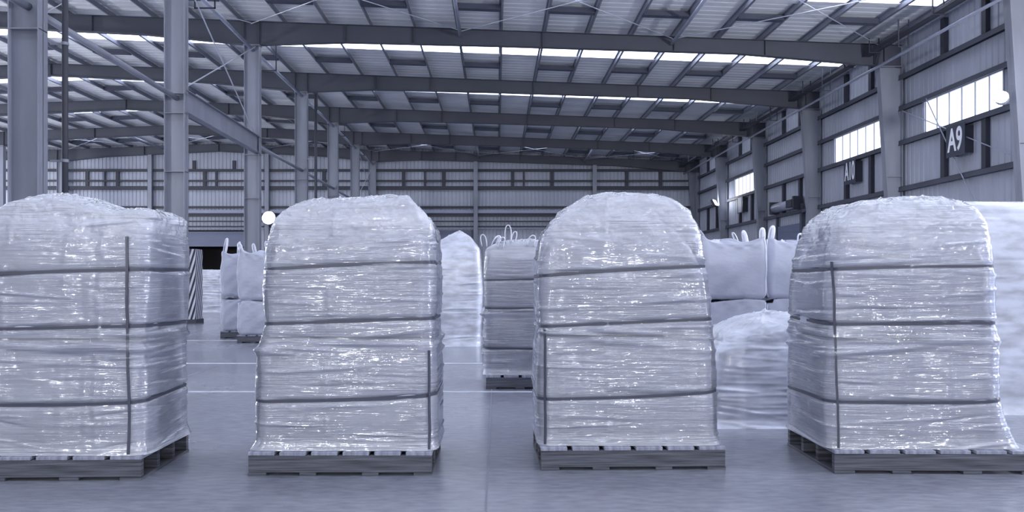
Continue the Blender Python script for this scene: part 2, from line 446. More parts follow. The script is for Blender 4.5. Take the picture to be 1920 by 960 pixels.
# girts along the right wall (cut at the columns), posts between them
for n in range(0, 8):
    y0, y1 = FD(n) + 0.02, FD(n + 1) - 0.02
    for z in GZ:
        m = MB().box(XR - 0.2, XR - 0.02, y0, y1, z + 0.08, z + 0.09)
        m.box(XR - 0.2, XR - 0.19, y0, y1, z - 0.06, z + 0.09).box(XR - 0.03, XR - 0.02, y0, y1, z - 0.08, z + 0.09)
        m.box(XR - 0.22, XR - 0.19, y0, y1, z - 0.1, z - 0.06)
        m.build('wall_girt', M['girt'], kind='structure')
    for dy in (4.62, 2.35):
        yy = FD(n) + dy
        for z0, z1 in ((GZ[0] + 0.09, GZ[1] - 0.08), (GZ[3] + 0.09, rtop(XR) + 0.1)):
            MB().box(XR - 0.17, XR - 0.02, yy - 0.11, yy + 0.11, z0, z1).build('wall_post', M['dark'], kind='structure')
# brace rods at the right wall (bay 3)
for (a, b) in (((XR - 0.25, FD(3) + 0.3, CZ + 3.5), (XR - 0.25, FD(4) - 0.4, CZ + 6.5)),
               ((XR - 0.25, FD(4) - 2.0, CZ + 6.6), (XR - 0.25, FD(3) + 1.8, CZ + 1.2))):
    MB().tube([a, b], 0.02).build('brace_rod', M['pipe'], kind='structure')

# far wall with door openings
YW = YEND
doors = [(PX(346, YW), PX(470, YW), 3.7, 5.0), (PX(742, YW), PX(884, YW), 4.0, 5.0)]
ribbed('wall_far', M['wall'], XL, XR + 0.1, lambda a, off: [(a, YW + off, 5.0), (a, YW + off, roofz(a) + 0.02)], 0.3, 0.04)
prev = XL
for (a, b, zt, zc) in doors:
    ribbed('wall_far', M['wall'], prev, a, lambda q, off: [(q, YW + off, 0), (q, YW + off, 5.0)], 0.3, 0.04); prev = b
ribbed('wall_far', M['wall'], prev, XR + 0.1, lambda q, off: [(q, YW + off, 0), (q, YW + off, 5.0)], 0.3, 0.04)
for i, (a, b, zt, zc) in enumerate(doors):
    d = empty('door_%d' % (i + 1), ((a + b) / 2, YW, 0)); d['kind'] = 'structure'
    hw = (b - a) / 2
    m = MB()
    nsl = int((zc - zt) / 0.1)
    for k in range(nsl): m.box(-hw, hw, 0.02, 0.06, zt + 0.1 * k + 0.005, zt + 0.1 * k + 0.1)
    m.build('door_shutter', M['shutter'], d, kind='structure')
    m = MB().box(-hw - 0.15, -hw, -0.08, 0.1, 0, zc).box(hw, hw + 0.15, -0.08, 0.1, 0, zc)
    m.build('door_frame', M['girt'], d, kind='structure')
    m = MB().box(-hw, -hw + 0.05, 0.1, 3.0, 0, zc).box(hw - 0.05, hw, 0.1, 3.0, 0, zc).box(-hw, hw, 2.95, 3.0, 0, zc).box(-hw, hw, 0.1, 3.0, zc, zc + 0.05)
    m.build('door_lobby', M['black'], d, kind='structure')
# closed shutter between the third and fourth wall columns
d = empty('door_3', (PX(1020, YW), YW, 0)); d['kind'] = 'structure'
m = MB()
for k in range(40): m.box(-4.0, 4.0, -0.08, -0.03, 0.1 * k + 0.006, 0.1 * k + 0.1)
m.build('door_shutter', M['shutter'], d, kind='structure')
MB().box(-4.1, 4.1, -0.16, -0.02, 4.0, 4.12).build('door_frame', M['girt_light'], d, kind='structure')
# left wall and nothing else at that side
ribbed('wall_left', M['wall'], YBACK, YEND + 0.2, lambda a, off: [(XL - off, a, 0), (XL - off, a, roofz(XL) + 0.03)], 0.3, 0.04)

WCX = [PX(285, YW), PX(503, YW), -9.9, PX(892, YW), PX(1114, YW), XR - 0.2, PX(70, YW)]
for x in WCX:
    if x == -9.9: continue
    z1 = rtop(x) - dep(x)
    m = MB().box(x - 0.16, x + 0.16, YW - 0.42, YW - 0.40, 0, z1).box(x - 0.16, x + 0.16, YW - 0.13, YW - 0.11, 0, z1).box(x - 0.006, x + 0.006, YW - 0.4, YW - 0.12, 0, z1)
    m.build('column', M['column'], kind='structure')
xs_w = sorted(WCX + [XL])
for i in range(len(xs_w) - 1):
    a, b = xs_w[i] + 0.17, xs_w[i + 1] - 0.17
    for z, h, mt in ((CZ + 8.42, 0.2, 'dark'), (CZ + 7.62, 0.13, 'dark'), (CZ + 6.96, 0.3, 'dark'), (CZ + 5.5, 0.17, 'dark'),
                     (CZ + 4.83, 0.24, 'dark'), (CZ + 4.42, 0.09, 'dark'), (CZ + 4.0, 0.1, 'dark')):
        m = MB().box(a, b, YW - 0.2, YW - 0.06, z, z + h)
        m.build('wall_girt', M[mt], kind='structure')
    m = MB().box(a, b, YW - 0.3, YW - 0.06, CZ + 5.1, CZ + 5.36)
    m.build('wall_beam', M['girt_light'], kind='structure')
    m = MB().box(a, b, YW - 0.28, YW - 0.06, CZ + 3.86, CZ + 3.93)
    m.build('wall_beam', M['girt_light'], kind='structure')
for xx in (165, 198, 222, 385, 407, 608, 757, 797, 832, 961, 982, 1035, 1175, 1238, 20):
    x = PX(xx, YW); wd = 0.07 if xx in (198, 407, 797, 982) else 0.13
    MB().box(x - wd, x + wd, YW - 0.18, YW - 0.07, CZ + 7.27, CZ + 8.42).build('wall_post', M['dark'], kind='structure')
for xx in (365, 440):
    x = PX(xx, YW)
    MB().box(x - 0.12, x + 0.12, YW - 0.18, YW - 0.07, CZ + 8.63, CZ + 9.3).build('wall_post', M['dark'], kind='structure')

# longitudinal members on the interior column line
for n in range(1, 8):
    x = (COLX[n] + COLX[n + 1]) / 2
    y0, y1 = FD(n) + 0.01, FD(n + 1) - 0.01
    xa, xb = COLX[n] + 0.02, COLX[n + 1] + 0.02
    if n in (3, 7):
        m = MB().ibeam_y(0, CZ + 5.22, 0.25, 0.66, 0, y1 - y0)
        o = m.build('tie_beam', M['column'], kind='structure')
        o.location = (xa + 0.2, y0, 0); o.rotation_euler = (0, 0, -math.atan2(xb - xa, y1 - y0))
        for s in (0, 1):
            z = (CZ + 5.6, CZ + 9.1)
            MB().tube([(xa + 0.12, y0 + 0.1, z[s]), (xb + 0.12, y1 - 0.1, z[1 - s])], 0.022).build('brace_rod', M['rod'], kind='structure')
    else:
        MB().tube([(xa, y0, CZ + 5.3), (xb, y1, CZ + 5.3)], 0.075, 12).build('tie_tube', M['column'], kind='structure', smooth=True)
    # eaves-level tie with its two hangers
    MB().tube([(xa, y0, CZ + 9.0), (xb, y1, CZ + 9.0)], 0.07, 12).build('tie_tube', M['pipe'], kind='structure', smooth=True)
    MB().box(xa - 0.55, xa - 0.51, y0 + 2.6, y0 + 2.64, CZ + 8.9, rtop(xa)).box(xa + 0.11, xa + 0.15, y0 + 2.6, y0 + 2.64, CZ + 8.9, rtop(xa)).box(
        xa - 0.55, xa + 0.15, y0 + 2.6, y0 + 2.64, CZ + 8.9, CZ + 8.94).build('pipe_hanger', M['dark'], kind='structure')

# roof bracing: crossed rods and longitudinal tubes in two bays
XC = [-34.5, -26.3, -18.0, -9.7, -1.45, 6.9, 15.1]
for n in (3, 7):
    ya, yb = FD(n) + 0.12, FD(n + 1) - 0.14
    for i in range(len(XC) - 1):
        x0, x1 = XC[i], XC[i + 1]
        for s in (0, 1):
            p, q = (x0, x1) if s == 0 else (x1, x0)
            off = 0.09 + 0.035 * s
            MB().tube([(p, ya, rtop(p) - off), (q, yb, rtop(q) - off)], 0.017, 6).build('brace_rod', M['rod'], kind='structure')
    for x in XC[1:-1]:
        if abs(x + 9.7) < 0.2: continue
        MB().tube([(x, ya, rtop(x) - 0.3), (x, yb, rtop(x) - 0.3)], 0.07, 12).build('tie_tube', M['pipe'], kind='structure', smooth=True)

# ------------------------------------------------------------------ services
o = MB()
o.tube([(PX(122, 15.0) , 15.0, 0.0), (PX(122, 15.0), 15.0, 10.4)], 0.06, 14)
t = empty('downpipe', (PX(122, 15.0), 15.0, 0)); tag(t, 'tall thin downpipe beside the nearest interior column at far left', 'pipe')
MB().tube([(0, 0, 0), (0, 0, 10.2)], 0.058, 14).build('pipe', M['dark'], t, smooth=True)
for z in (1.9, 3.55, 5.9, 8.2):
    MB().tube([(0, 0, z), (0, 0, z + 0.06)], 0.072, 14).build('pipe_clamp', M['column'], t)
    MB().box(-0.3, 0, -0.015, 0.015, z + 0.01, z + 0.05).build('bracket', M['column'], t)
t = empty('downpipe', (PX(592, 36.5), 36.5, 0)); tag(t, 'thin dark downpipe on the third column from the far wall corner tie', 'pipe')
t['label'] = 'distant thin dark downpipe on the column rising above the second pallet load'
MB().tube([(0, 0, 0), (0, 0, 10.2)], 0.07, 10).build('pipe', M['dark'], t, smooth=True)
for z in (4, 7): MB().box(-0.4, 0.08, -0.02, 0.02, z, z + 0.06).build('bracket', M['column'], t)

t = empty('sprinkler_pipe', (14.9, 0, CZ + 8.24)); tag(t, 'long pale pipe running under the eaves past the right wall column heads', 'pipe')
MB().tube([(0, YBACK + 0.2, 0), (0, YEND - 0.1, 0)], 0.055, 12).build('pipe', M['pipe'], t, smooth=True)
MB().tube([(0.13, YBACK + 0.2, 0.10), (0.13, YEND - 0.1, 0.10)], 0.025, 8).build('pipe', M['pipe'], t, smooth=True)
t = empty('cable_tray', (14.6, 0, CZ + 8.72)); tag(t, 'dark cable tray hung on rods under the eaves of the right wall', 'cable tray')
MB().box(-0.16, -0.13, YBACK + .2, YEND - .3, 0, 0.1).box(0.13, 0.16, YBACK + .2, YEND - .3, 0, 0.1).box(-0.15, 0.15, YBACK + .2, YEND - .3, 0, 0.015).build('tray', M['dark'], t)
y = 1.6
k = 0
while y < YEND - 1:
    zt = rtop(14.6) - (CZ + 8.72)
    if min(abs(y - FD(n)) for n in range(9)) > 0.5:
        hgt = -0.42 if k % 3 == 0 else 0
        MB().box(-0.2, -0.165, y, y + 0.035, hgt, zt + 0.03).box(0.165, 0.2, y, y + 0.035, hgt, zt + 0.03).box(-0.2, 0.2, y, y + 0.035, hgt - 0.035, hgt).build('hanger', M['dark'], t)
    y += 2.1; k += 1

def floodlight(loc, rz, tilt, label, r, arm, e=None, rnd=False):
    t = empty('floodlight', loc, rz); tag(t, label, 'lamp', 'floodlights')
    h = MB()
    if rnd:
        h.tube([(0, 0.16, 0), (0, 0.05, 0), (0, -0.02, 0)], r * 1.06, 24)
        body = h.build('housing', M['frame'], t)
        l = MB().tube([(0, -0.02, 0), (0, -0.035, 0)], r, 24).build('lens', M['lamp'], t)
    else:
        h.box(-r * 1.1, r * 1.1, -0.02, 0.14, -r * 0.8, r * 0.8)
        body = h.build('housing', M['dark'], t)
        l = MB().box(-r, r, -0.035, -0.02, -r * 0.7, r * 0.7).build('lens', M['lamp'], t)
    for q in (body, l): q.rotation_euler = (tilt, 0, 0)
    MB().box(-0.02, 0.02, 0.1, arm, -0.02, 0.02).build('bracket', M['column'], t)
    return t
# mounted 6 m up on the wall columns
xq, yq, zq = px(502, 408, YW - 1.0)
floodlight((xq, YW - 0.75, zq), 0, -0.2, 'glaring round floodlight on the far wall column behind the loops of bulk bags', 0.5, 0.34, rnd=True)
xq, yq, zq = px(1338, 380, 51.6)
floodlight((XR - 1.0, FD(7) - 0.3, zq), 1.0, -0.5, 'small tilted floodlight on the right wall by the far corner', 0.3, 0.5)
floodlight((14.86, FD(3) - 0.12, CZ + 5.30), math.radians(-40), -0.15, 'bright floodlight on the nearest right wall column beside the largest window', 0.17, 0.6, rnd=True)

# bay signs
def sign(y, txt, label):
    t = empty('bay_sign', (XR - 0.36, y, CZ + 4.72)); tag(t, label, 'sign')
    MB().box(0, 0.02, -0.52, 0.52, -0.56, 0.52).build('board', M['sign_dark'], t, bevel=0.004)
    for sy in (-0.45, 0.4): MB().box(0.02, 0.37, sy, sy + 0.05, -0.5, 0.42).build('bracket', M['dark'], t)
    if txt:
        cu = bpy.data.curves.new('lettering', 'FONT'); cu.body = txt; cu.align_x = 'CENTER'; cu.align_y = 'CENTER'
        cu.size = 1.12; cu.extrude = 0.004; cu.offset = 0.02
        cu.materials.append(M['sign_white'])
        o = bpy.data.objects.new('lettering', cu); C.objects.link(o); o.parent = t
        o.location = (-0.008, 0, -0.02); o.rotation_euler = (math.pi / 2, 0, -math.pi / 2)
        o.scale = ((0.62 if len(txt) == 2 else 0.5), 1, 1)
        bpy.context.view_layer.update()
        me = bpy.data.meshes.new_from_object(o.evaluated_get(bpy.context.evaluated_depsgraph_get()))
        q = bpy.data.objects.new('lettering', me); C.objects.link(q); q.parent = t
        q.location, q.rotation_euler, q.scale = o.location, o.rotation_euler, o.scale
        bpy.data.objects.remove(o); q.name = 'lettering'
    else:
        MB().box(-0.01, 0, -0.3, 0.3, -0.5, 0.45).build('plate', M['frame'], t)
sign(FD(3) + 3.55, 'A9', 'dark board with white bay number A9 under the largest window')
sign(FD(4) + 3.75, 'A10', 'dark board with white bay number A10 under the second window')
sign(FD(7) - 3.6, None, 'board with a blank pale plate under the farthest window')

# roller shutter with its drum on the right wall, fifth bay
t = empty('roller_shutter', (XR - 0.3, FD(5) + 3.75, 0)); tag(t, 'closed roller shutter with a drum on top in the right wall', 'roller shutter')
m = MB()
for k in range(41): m.box(0.14, 0.17, -1.6, 1.6, 0.1 * k + 0.005, 0.1 * k + 0.098)
m.build('curtain', M['shutter'], t)
MB().tube([(-0.02, -1.55, 5.15), (-0.02, 1.6, 5.15)], 0.26, 18).build('drum', M['pipe'], t, smooth=True)
MB().box(-0.3, 0.2, -1.75, -1.56, 4.8, 5.5).build('drum_bracket', M['dark'], t); MB().box(-0.3, 0.2, 1.62, 1.75, 4.8, 5.5).build('drum_bracket', M['dark'], t)
MB().box(0.08, 0.22, -1.85, -1.6, 0, 5.1).build('guide_rail', M['girt'], t); MB().box(0.08, 0.22, 1.6, 1.75, 0, 5.1).build('guide_rail', M['girt'], t)
MB().box(-0.35, 0.1, -1.55, -0.8, 4.95, 5.35).build('motor', M['dark'], t, bevel=0.02)

# striped guard in front of the interior column
t = empty('striped_guard', (-8.1, 20.05, 0)); tag(t, 'tall guard post with black and white diagonal stripes beside the leftmost load', 'guard post')
MB().box(-0.7, 0, 0, 0.5, 0, 2.0).build('post', M['stripe'], t, bevel=0.015)
MB().box(-0.72, 0.02, -0.02, 0.52, 0, 0.11).build('foot_plate', M['dark'], t)

# painted lines on the floor
for i, (yy, wd) in enumerate(((8.05, 0.07), (10.7, 0.09), (14.6, 0.1))):
    MB().box(-16, 15, yy, yy + wd, 0.0, 0.003).build('trim_%d' % (i + 1), M['white_paint'], kind='structure')
# slab joints
for i, x in enumerate((-7.6, -3.9, -0.06, 3.8, 7.6)):
    MB().box(x - 0.006, x + 0.006, 0.5, YEND, 0.0, 0.0015).build('trim_%d' % (i + 4), M['joint'], kind='structure')

# ------------------------------------------------------------------ pallets
def make_pallet(w_, d_, label, loc, rz=0, nb=6, seed=0, group='timber pallets'):
    rs = random.Random(seed)
    t = empty('pallet', loc, rz); tag(t, label, 'pallet', group)
    gap = 0.034
    bw = (w_ - gap * (nb - 1)) / nb
    for k in range(nb):
        x0 = -w_ / 2 + k * (bw + gap)
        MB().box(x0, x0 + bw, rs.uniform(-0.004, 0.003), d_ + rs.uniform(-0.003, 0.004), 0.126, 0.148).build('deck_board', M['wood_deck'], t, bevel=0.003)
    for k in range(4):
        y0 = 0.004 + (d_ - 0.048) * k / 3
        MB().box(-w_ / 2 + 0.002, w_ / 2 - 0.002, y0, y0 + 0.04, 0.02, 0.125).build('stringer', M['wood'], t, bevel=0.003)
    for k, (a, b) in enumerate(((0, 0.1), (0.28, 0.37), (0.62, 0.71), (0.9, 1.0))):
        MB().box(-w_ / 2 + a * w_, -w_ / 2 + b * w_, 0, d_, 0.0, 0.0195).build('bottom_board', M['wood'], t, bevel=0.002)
    return t

# ------------------------------------------------------------------ wrapped loads
def round_rect(a, b, r, n):
    """n points and normals spread by arc length over a rounded rectangle, starting at the left end of the front side"""
    L1, L2, q = 2 * (a - r), 2 * (b - r), math.pi * r / 2
    per = 2 * L1 + 2 * L2 + 4 * q
    s = np.arange(n) / n * per
    P = np.zeros((n, 2)); N_ = np.zeros((n, 2))
    segs = [(L1, 'f'), (q, 'c', (a - r, -b + r), -90), (L2, 'r'), (q, 'c', (a - r, b - r), 0), (L1, 'b'), (q, 'c', (-a + r, b - r), 90), (L2, 'l'), (q, 'c', (-a + r, -b + r), 180)]
    for i, si in enumerate(s):
        for sg in segs:
            if si < sg[0] or sg is segs[-1]:
                u = si
                if sg[1] == 'f': P[i] = (-a + r + u, -b); N_[i] = (0, -1)
                elif sg[1] == 'r': P[i] = (a, -b + r + u); N_[i] = (1, 0)
                elif sg[1] == 'b': P[i] = (a - r - u, b); N_[i] = (0, 1)
                elif sg[1] == 'l': P[i] = (-a, b - r - u); N_[i] = (-1, 0)
                else:
                    an = math.radians(sg[3]) + u / r
                    N_[i] = (math.cos(an), math.sin(an)); P[i] = (sg[2][0] + r * N_[i][0], sg[2][1] + r * N_[i][1])
                break
            si -= sg[0]
    corners = [L1 + q / 2, L1 + q + L2 + q / 2, 2 * L1 + 2 * q + L2 + q / 2, per - q / 2]
    return P, N_, s, per, corners

def grid_mesh(name, V, ns, nr, m, closed_top=True):
    """V: (nr*ns (+1 apex)) ring stack"""
    i = np.arange(nr - 1)[:, None]; j = np.arange(ns)[None, :]
    a = i * ns + j; b = i * ns + (j + 1) % ns; c = (i + 1) * ns + (j + 1) % ns; d = (i + 1) * ns + j
    q = np.stack([a, b, c, d], -1).reshape(-1, 4)
    loops = q.ravel(); starts = np.arange(len(q)) * 4; tot = np.full(len(q), 4)
    if closed_top:
        ap = nr * ns
        j = np.arange(ns); t_ = np.stack([(nr - 1) * ns + j, (nr - 1) * ns + (j + 1) % ns, np.full(ns, ap)], -1)
        starts = np.concatenate([starts, len(loops) + np.arange(ns) * 3]); loops = np.concatenate([loops, t_.ravel()])
    me = bpy.data.meshes.new(name)
    me.vertices.add(len(V)); me.vertices.foreach_set('co', V.astype(np.float32).ravel())
    me.loops.add(len(loops)); me.loops.foreach_set('vertex_index', loops.astype(np.int32))
    me.polygons.add(len(starts)); me.polygons.foreach_set('loop_start', starts.astype(np.int32))
    me.update(calc_edges=True)
    me.polygons.foreach_set('use_smooth', np.ones(len(starts), dtype=bool))
    for mm in (m if isinstance(m, (list, tuple)) else [m]): me.materials.append(mm)
    me.validate(); me.update()
    return me

class Load:
    """a film-wrapped stack: xl/xr list of (z, x), depth yf..yb, shoulder height, top profile list of (x, z)"""
    def __init__(s, xl, xr, yf, yb, zs, top, seed, r=0.11, res=1.0, z0=0.15, wr=1.0, straps=(), seam=0.87, fb=0.014, flare=0.03, dome_edge=0.0, p=2.6, glints=(), tilt=0.0):
        s.tilt = tilt
        s.glints = glints
        s.rs = np.random.RandomState(seed); s.xl, s.xr, s.yf, s.yb, s.zs, s.top = xl, xr, yf, yb, zs, top
        s.z0 = z0; s.straps = straps; s.seam = seam; s.fb = fb; s.flare = flare; s.wr = wr; s.p = p
        s.A = (np.mean([q[1] for q in xr]) - np.mean([q[1] for q in xl])) / 2; s.B = (yb - yf) / 2; s.r = r
        s.ns = int(2 * (2 * s.A + 2 * s.B) / 2 / 0.0075 * res); s.nv = int((zs - z0) / 0.0055 * res); s.nt = int(80 * res)
        s.P, s.N, s.s, s.per, s.cor = round_rect(s.A, s.B, r, s.ns)
        s.strokes()
    def strokes(s):
        rs = s.rs; out = []
        H = s.zs - s.z0
        for i in range(int(150 * s.wr)):
            z0 = s.z0 + rs.uniform(0, 1) * H
            if rs.rand() < 0.6:
                c = s.cor[rs.randint(4)]; low = max(0, 1 - (z0 - s.z0) / 0.35)
                L = rs.uniform(0.12, 0.42); side = rs.choice([-1, 1])
                out.append((c + side * L * 0.8, z0, L * 0.6, -side * rs.uniform(0.0, 0.09 + 0.25 * low), rs.uniform(0.006, 0.012), rs.uniform(-0.010, 0.015)))
            else:
                out.append((rs.uniform(0, s.per), z0, rs.uniform(0.1, 0.4), rs.uniform(-0.06, 0.06), rs.uniform(0.006, 0.014), rs.uniform(-0.009, 0.013)))
        for i in range(9):      # bigger folds where one bag sits on the other
            out.append((rs.uniform(0, s.per), s.seam - 0.02 + rs.uniform(-0.08, 0.05), rs.uniform(0.2, 0.5), rs.uniform(-0.12, 0.12), rs.uniform(0.012, 0.024), rs.uniform(0.009, 0.021)))
        for st in s.straps:     # gathers running into the straps
            for i in range(6):
                out.append((rs.uniform(0, s.per), st + rs.uniform(-0.05, 0.05), rs.uniform(0.15, 0.4), rs.uniform(-0.08, 0.08), rs.uniform(0.008, 0.013), rs.uniform(0.003, 0.007)))
        s.S = out
        # vertical tucks (corner folds and lengthwise film edges)
        s.V = [(rs.uniform(0, s.per), rs.uniform(0.006, 0.012), rs.uniform(-0.004, 0.005), rs.uniform(0, 6)) for _ in range(9)]
        # film edges: narrow ragged ridges running up the front
        s.G = []
        for gx, am in s.glints:
            xm = (np.mean([q[1] for q in s.xl]) + np.mean([q[1] for q in s.xr])) / 2
            zz = np.linspace(s.z0, s.zs, 70)
            s.G.append((gx - xm + s.A - s.r, zz, am * np.clip(rs.uniform(-0.5, 1.2, 70), 0, 1), np.cumsum(rs.uniform(-1, 1, 70)) * 0.0022))
    def zstrap(s, st, u):
        return st + s.tilt * np.interp(u, s.s, s.P[:, 0]) / s.A + 0.008 * np.sin(2 * math.pi * u / s.per + st * 9) + 0.005 * np.sin(4 * math.pi * u / s.per + st * 5)
    def side(s, u_idx, z, disp=True):
        """u_idx: int array of perimeter index, z: same-shaped array"""
        xl = np.interp(z, [q[0] for q in s.xl], [q[1] for q in s.xl]); xr = np.interp(z, [q[0] for q in s.xr], [q[1] for q in s.xr])
        cx = (xl + xr) / 2; a = (xr - xl) / 2
        cy = (s.yf + s.yb) / 2
        P = s.P[u_idx]; N_ = s.N[u_idx]; u = s.s[u_idx]
        nar = np.clip((z - (s.zs - 0.28)) / 0.28, 0, 1) ** 2 * 0.05
        fl = np.clip(1 - (z - s.z0) / 0.085, 0, 1) ** 1.5 * s.flare
        k = 1 - nar / s.B + fl / s.B
        x = cx + P[..., 0] / s.A * a * (1 + fl / s.A * 0.35); y = cy + P[..., 1] * k
        # barrel bulge per bag, pinched at straps and seam
        bz = np.where(z < s.seam, np.sin(np.clip((z - s.z0) / (s.seam - s.z0), 0, 1) * math.pi), np.sin(np.clip((z - s.seam) / (s.zs + 0.1 - s.seam), 0, 1) * math.pi))
        d = s.fb * (bz - 0.6) * (1 - (np.abs(P[..., 0]) / s.A) ** 4 * (np.abs(N_[..., 1]) > .5))
        for st in s.straps:
            zz = s.zstrap(st, u); d = d - 0.013 * np.exp(-((z - zz) / 0.018) ** 2)
        if disp:
            for (c, z0, L, sl, wd, am) in s.S:
                du = (u - c + s.per / 2) % s.per - s.per / 2
                zz = z0 + sl * du
                e = np.exp(-(du / L) ** 4)
                msk = e * am * np.exp(-((z - zz) / wd) ** 2)
                d = d + msk
            for (c, wd, am, ph) in s.V:
                du = (u - c - 0.012 * np.sin(z * 7 + ph) + s.per / 2) % s.per - s.per / 2
                d = d + am * np.exp(-(du / wd) ** 2) * (0.5 + 0.5 * np.sin(z * 11 + ph * 3))
            for (c, zz, am, off) in s.G:
                du = u - c - np.interp(z, zz, off)
                d = d + np.interp(z, zz, am) * 1.5 * np.exp(-(du / 0.015) ** 2) + 0.5 * np.interp(z, zz, am) * np.exp(-((du - 0.045) / 0.01) ** 2)
        return np.stack([x + N_[..., 0] * d, y + N_[..., 1] * d, z + 0 * x], -1)
    def topz(s, x): return np.interp(x, [q[0] for q in s.top], [q[1] for q in s.top])
    def film(s, parent, name, m):
        idx = np.arange(s.ns)
        rings = []
        for z in np.linspace(s.z0, s.zs, s.nv):
            rings.append(s.side(idx, np.full(s.ns, z)))
        R = rings[-1]; c = R.mean(0)
        rs = s.rs; ox, oy = rs.uniform(0, 50, 2)
        cr = [(rs.uniform(-1, 1), rs.uniform(-1, 1), rs.uniform(0, math.pi), rs.uniform(0.1, 0.35), rs.uniform(0.006, 0.014), rs.uniform(0.006, 0.018)) for _ in range(60)]
        for t in range(1, s.nt):
            k = math.cos(t / s.nt * math.pi / 2) ** 0.8
            g = (1 - k ** s.p) ** (1 / 1.9)
            xy = c[:2] + (R[:, :2] - c[:2]) * k
            tz = s.topz(xy[:, 0])
            h = np.maximum(tz - s.zs, 0.02)
            z = s.zs + h * g
            X = (xy[:, 0] - c[0]) / s.A; Y = (xy[:, 1] - c[1]) / s.B
            amp = min(1, (1 - k) * 6)
            dd = np.zeros(s.ns)
            for (a, b, an, L, wd, am) in cr:
                ux = (X - a) * s.A; uy = (Y - b) * s.B
                al = ux * math.cos(an) + uy * math.sin(an); ac = -ux * math.sin(an) + uy * math.cos(an)
                dd += am * np.exp(-(al / L) ** 2) * np.exp(-np.abs(ac / wd) ** 1.5)
            nz = np.array([mnoise.noise(Vector((x * 5 + ox, y * 6, oy))) + 0.5 * mnoise.noise(Vector((x * 13 + ox, y * 14, oy))) for x, y in xy])
            z = z + amp * (0.6 * dd + 0.006 * nz) * s.wr
            rings.append(np.stack([xy[:, 0], xy[:, 1], z], -1))
        # crumple the shoulder zone sideways too
        nr = len(rings)
        V = np.concatenate(rings + [rings[-1].mean(0)[None]], 0)
        sel = np.where(V[:, 2] > s.zs - 0.2)[0]
        cc = c[:2]
        for i in sel:
            x, y, z = V[i]
            w_ = min(1, (z - (s.zs - 0.2)) / 0.12) * s.wr
            n1 = mnoise.noise(Vector((x * 9 + ox, y * 9, z * 12))) * 0.009 + abs(mnoise.noise(Vector((x * 20 + ox, y * 20, z * 24)))) * 0.008
            dx, dy = x - cc[0], y - cc[1]; L = max(1e-3, math.hypot(dx, dy)); q = w_ * n1 * min(1, L * 4)
            V[i, 0] += dx / L * q; V[i, 1] += dy / L * q; V[i, 2] += q * 0.4
        # pallet-level hem: uneven
        me = grid_mesh(name, V, s.ns, nr, m)
        if isinstance(m, (list, tuple)) and len(m) > 1:
            nq = (nr - 1) * s.ns; mi = np.zeros(len(me.polygons), dtype=np.int32)
            mi[(s.nv + 2) * s.ns:] = 1
            me.polygons.foreach_set('material_index', mi)
        return new_obj(name, me, parent)
    def core(s, parent, z0, z1, m, inset=0.014, name='bulk_bag'):
        """a filled bag inside the film"""
        ns, nv = 120, 44
        P, N_, u, per, cor = round_rect(s.A - inset, s.B - inset, 0.14, ns)
        rings = []
        for t in np.linspace(0, 1, nv):
            z = z0 + (z1 - z0) * t
            zc = min(z, s.zs)
            xl = np.interp(zc, [q[0] for q in s.xl], [q[1] for q in s.xl]) + inset; xr = np.interp(zc, [q[0] for q in s.xr], [q[1] for q in s.xr]) - inset
            e = 0.018 * (np.clip((0.12 - t) / 0.12, 0, 1) ** 2 + np.clip((t - 0.88) / 0.12, 0, 1) ** 2)
            e = e + 0.07 * np.clip((z - (s.zs - 0.3)) / 0.28, 0, 1) ** 1.5
            a = (xr - xl) / 2 - e
            b = s.B - inset - e - 0.008 + 0.008 * math.sin(math.pi * t)
            x = (xl + xr) / 2 + P[:, 0] / (s.A - inset) * a; y = (s.yf + s.yb) / 2 + P[:, 1] / (s.B - inset) * b
            wob = 0.006 * np.sin(u * 9 + z * 14) + 0.004 * np.sin(u * 23 - z * 9)
            rings.append(np.stack([x + N_[:, 0] * wob, y + N_[:, 1] * wob, np.full(ns, z)], -1))
        c = rings[-1].mean(0)
        for t in np.linspace(0.08, 0.95, 16):
            q = c + (rings[nv - 1] - c) * (1 - t)
            q[:, 2] = z1 + 0.05 * math.sin(t * math.pi / 2)
            if z1 > s.seam + 0.3: q[:, 2] = z1 + (np.minimum(s.topz(q[:, 0]) - 0.09, z1 + 0.3) - z1) * math.sin(t * math.pi / 2) ** 0.7
            rings.append(q)
        V = np.concatenate(rings + [rings[-1].mean(0)[None]], 0)
        return new_obj(name, grid_mesh(name, V, ns, len(rings), m), parent)
    def hstrap(s, parent, st, w_=0.017):
        ns = s.ns; idx = np.arange(ns); u = s.s
        zz = s.zstrap(st, u)
        base = s.side(idx, zz, disp=False); nrm = s.N
        V = []
        for (dz, dn) in ((-w_ / 2, 0.001), (w_ / 2, 0.001), (w_ / 2, 0.0085), (-w_ / 2, 0.0085)):
            q = base.copy(); q[:, 0] += nrm[:, 0] * dn; q[:, 1] += nrm[:, 1] * dn; q[:, 2] += dz; V.append(q)
        V = np.concatenate(V, 0)
        f = []
        for i in range(ns):
            j = (i + 1) % ns
            for a in range(4):
                b = (a + 1) % 4; f.append((a * ns + i, a * ns + j, b * ns + j, b * ns + i))
        me = bpy.data.meshes.new('strap'); me.from_pydata(V.tolist(), [], f); me.materials.append(M['strap']); me.update()
        return new_obj('strap', me, parent)
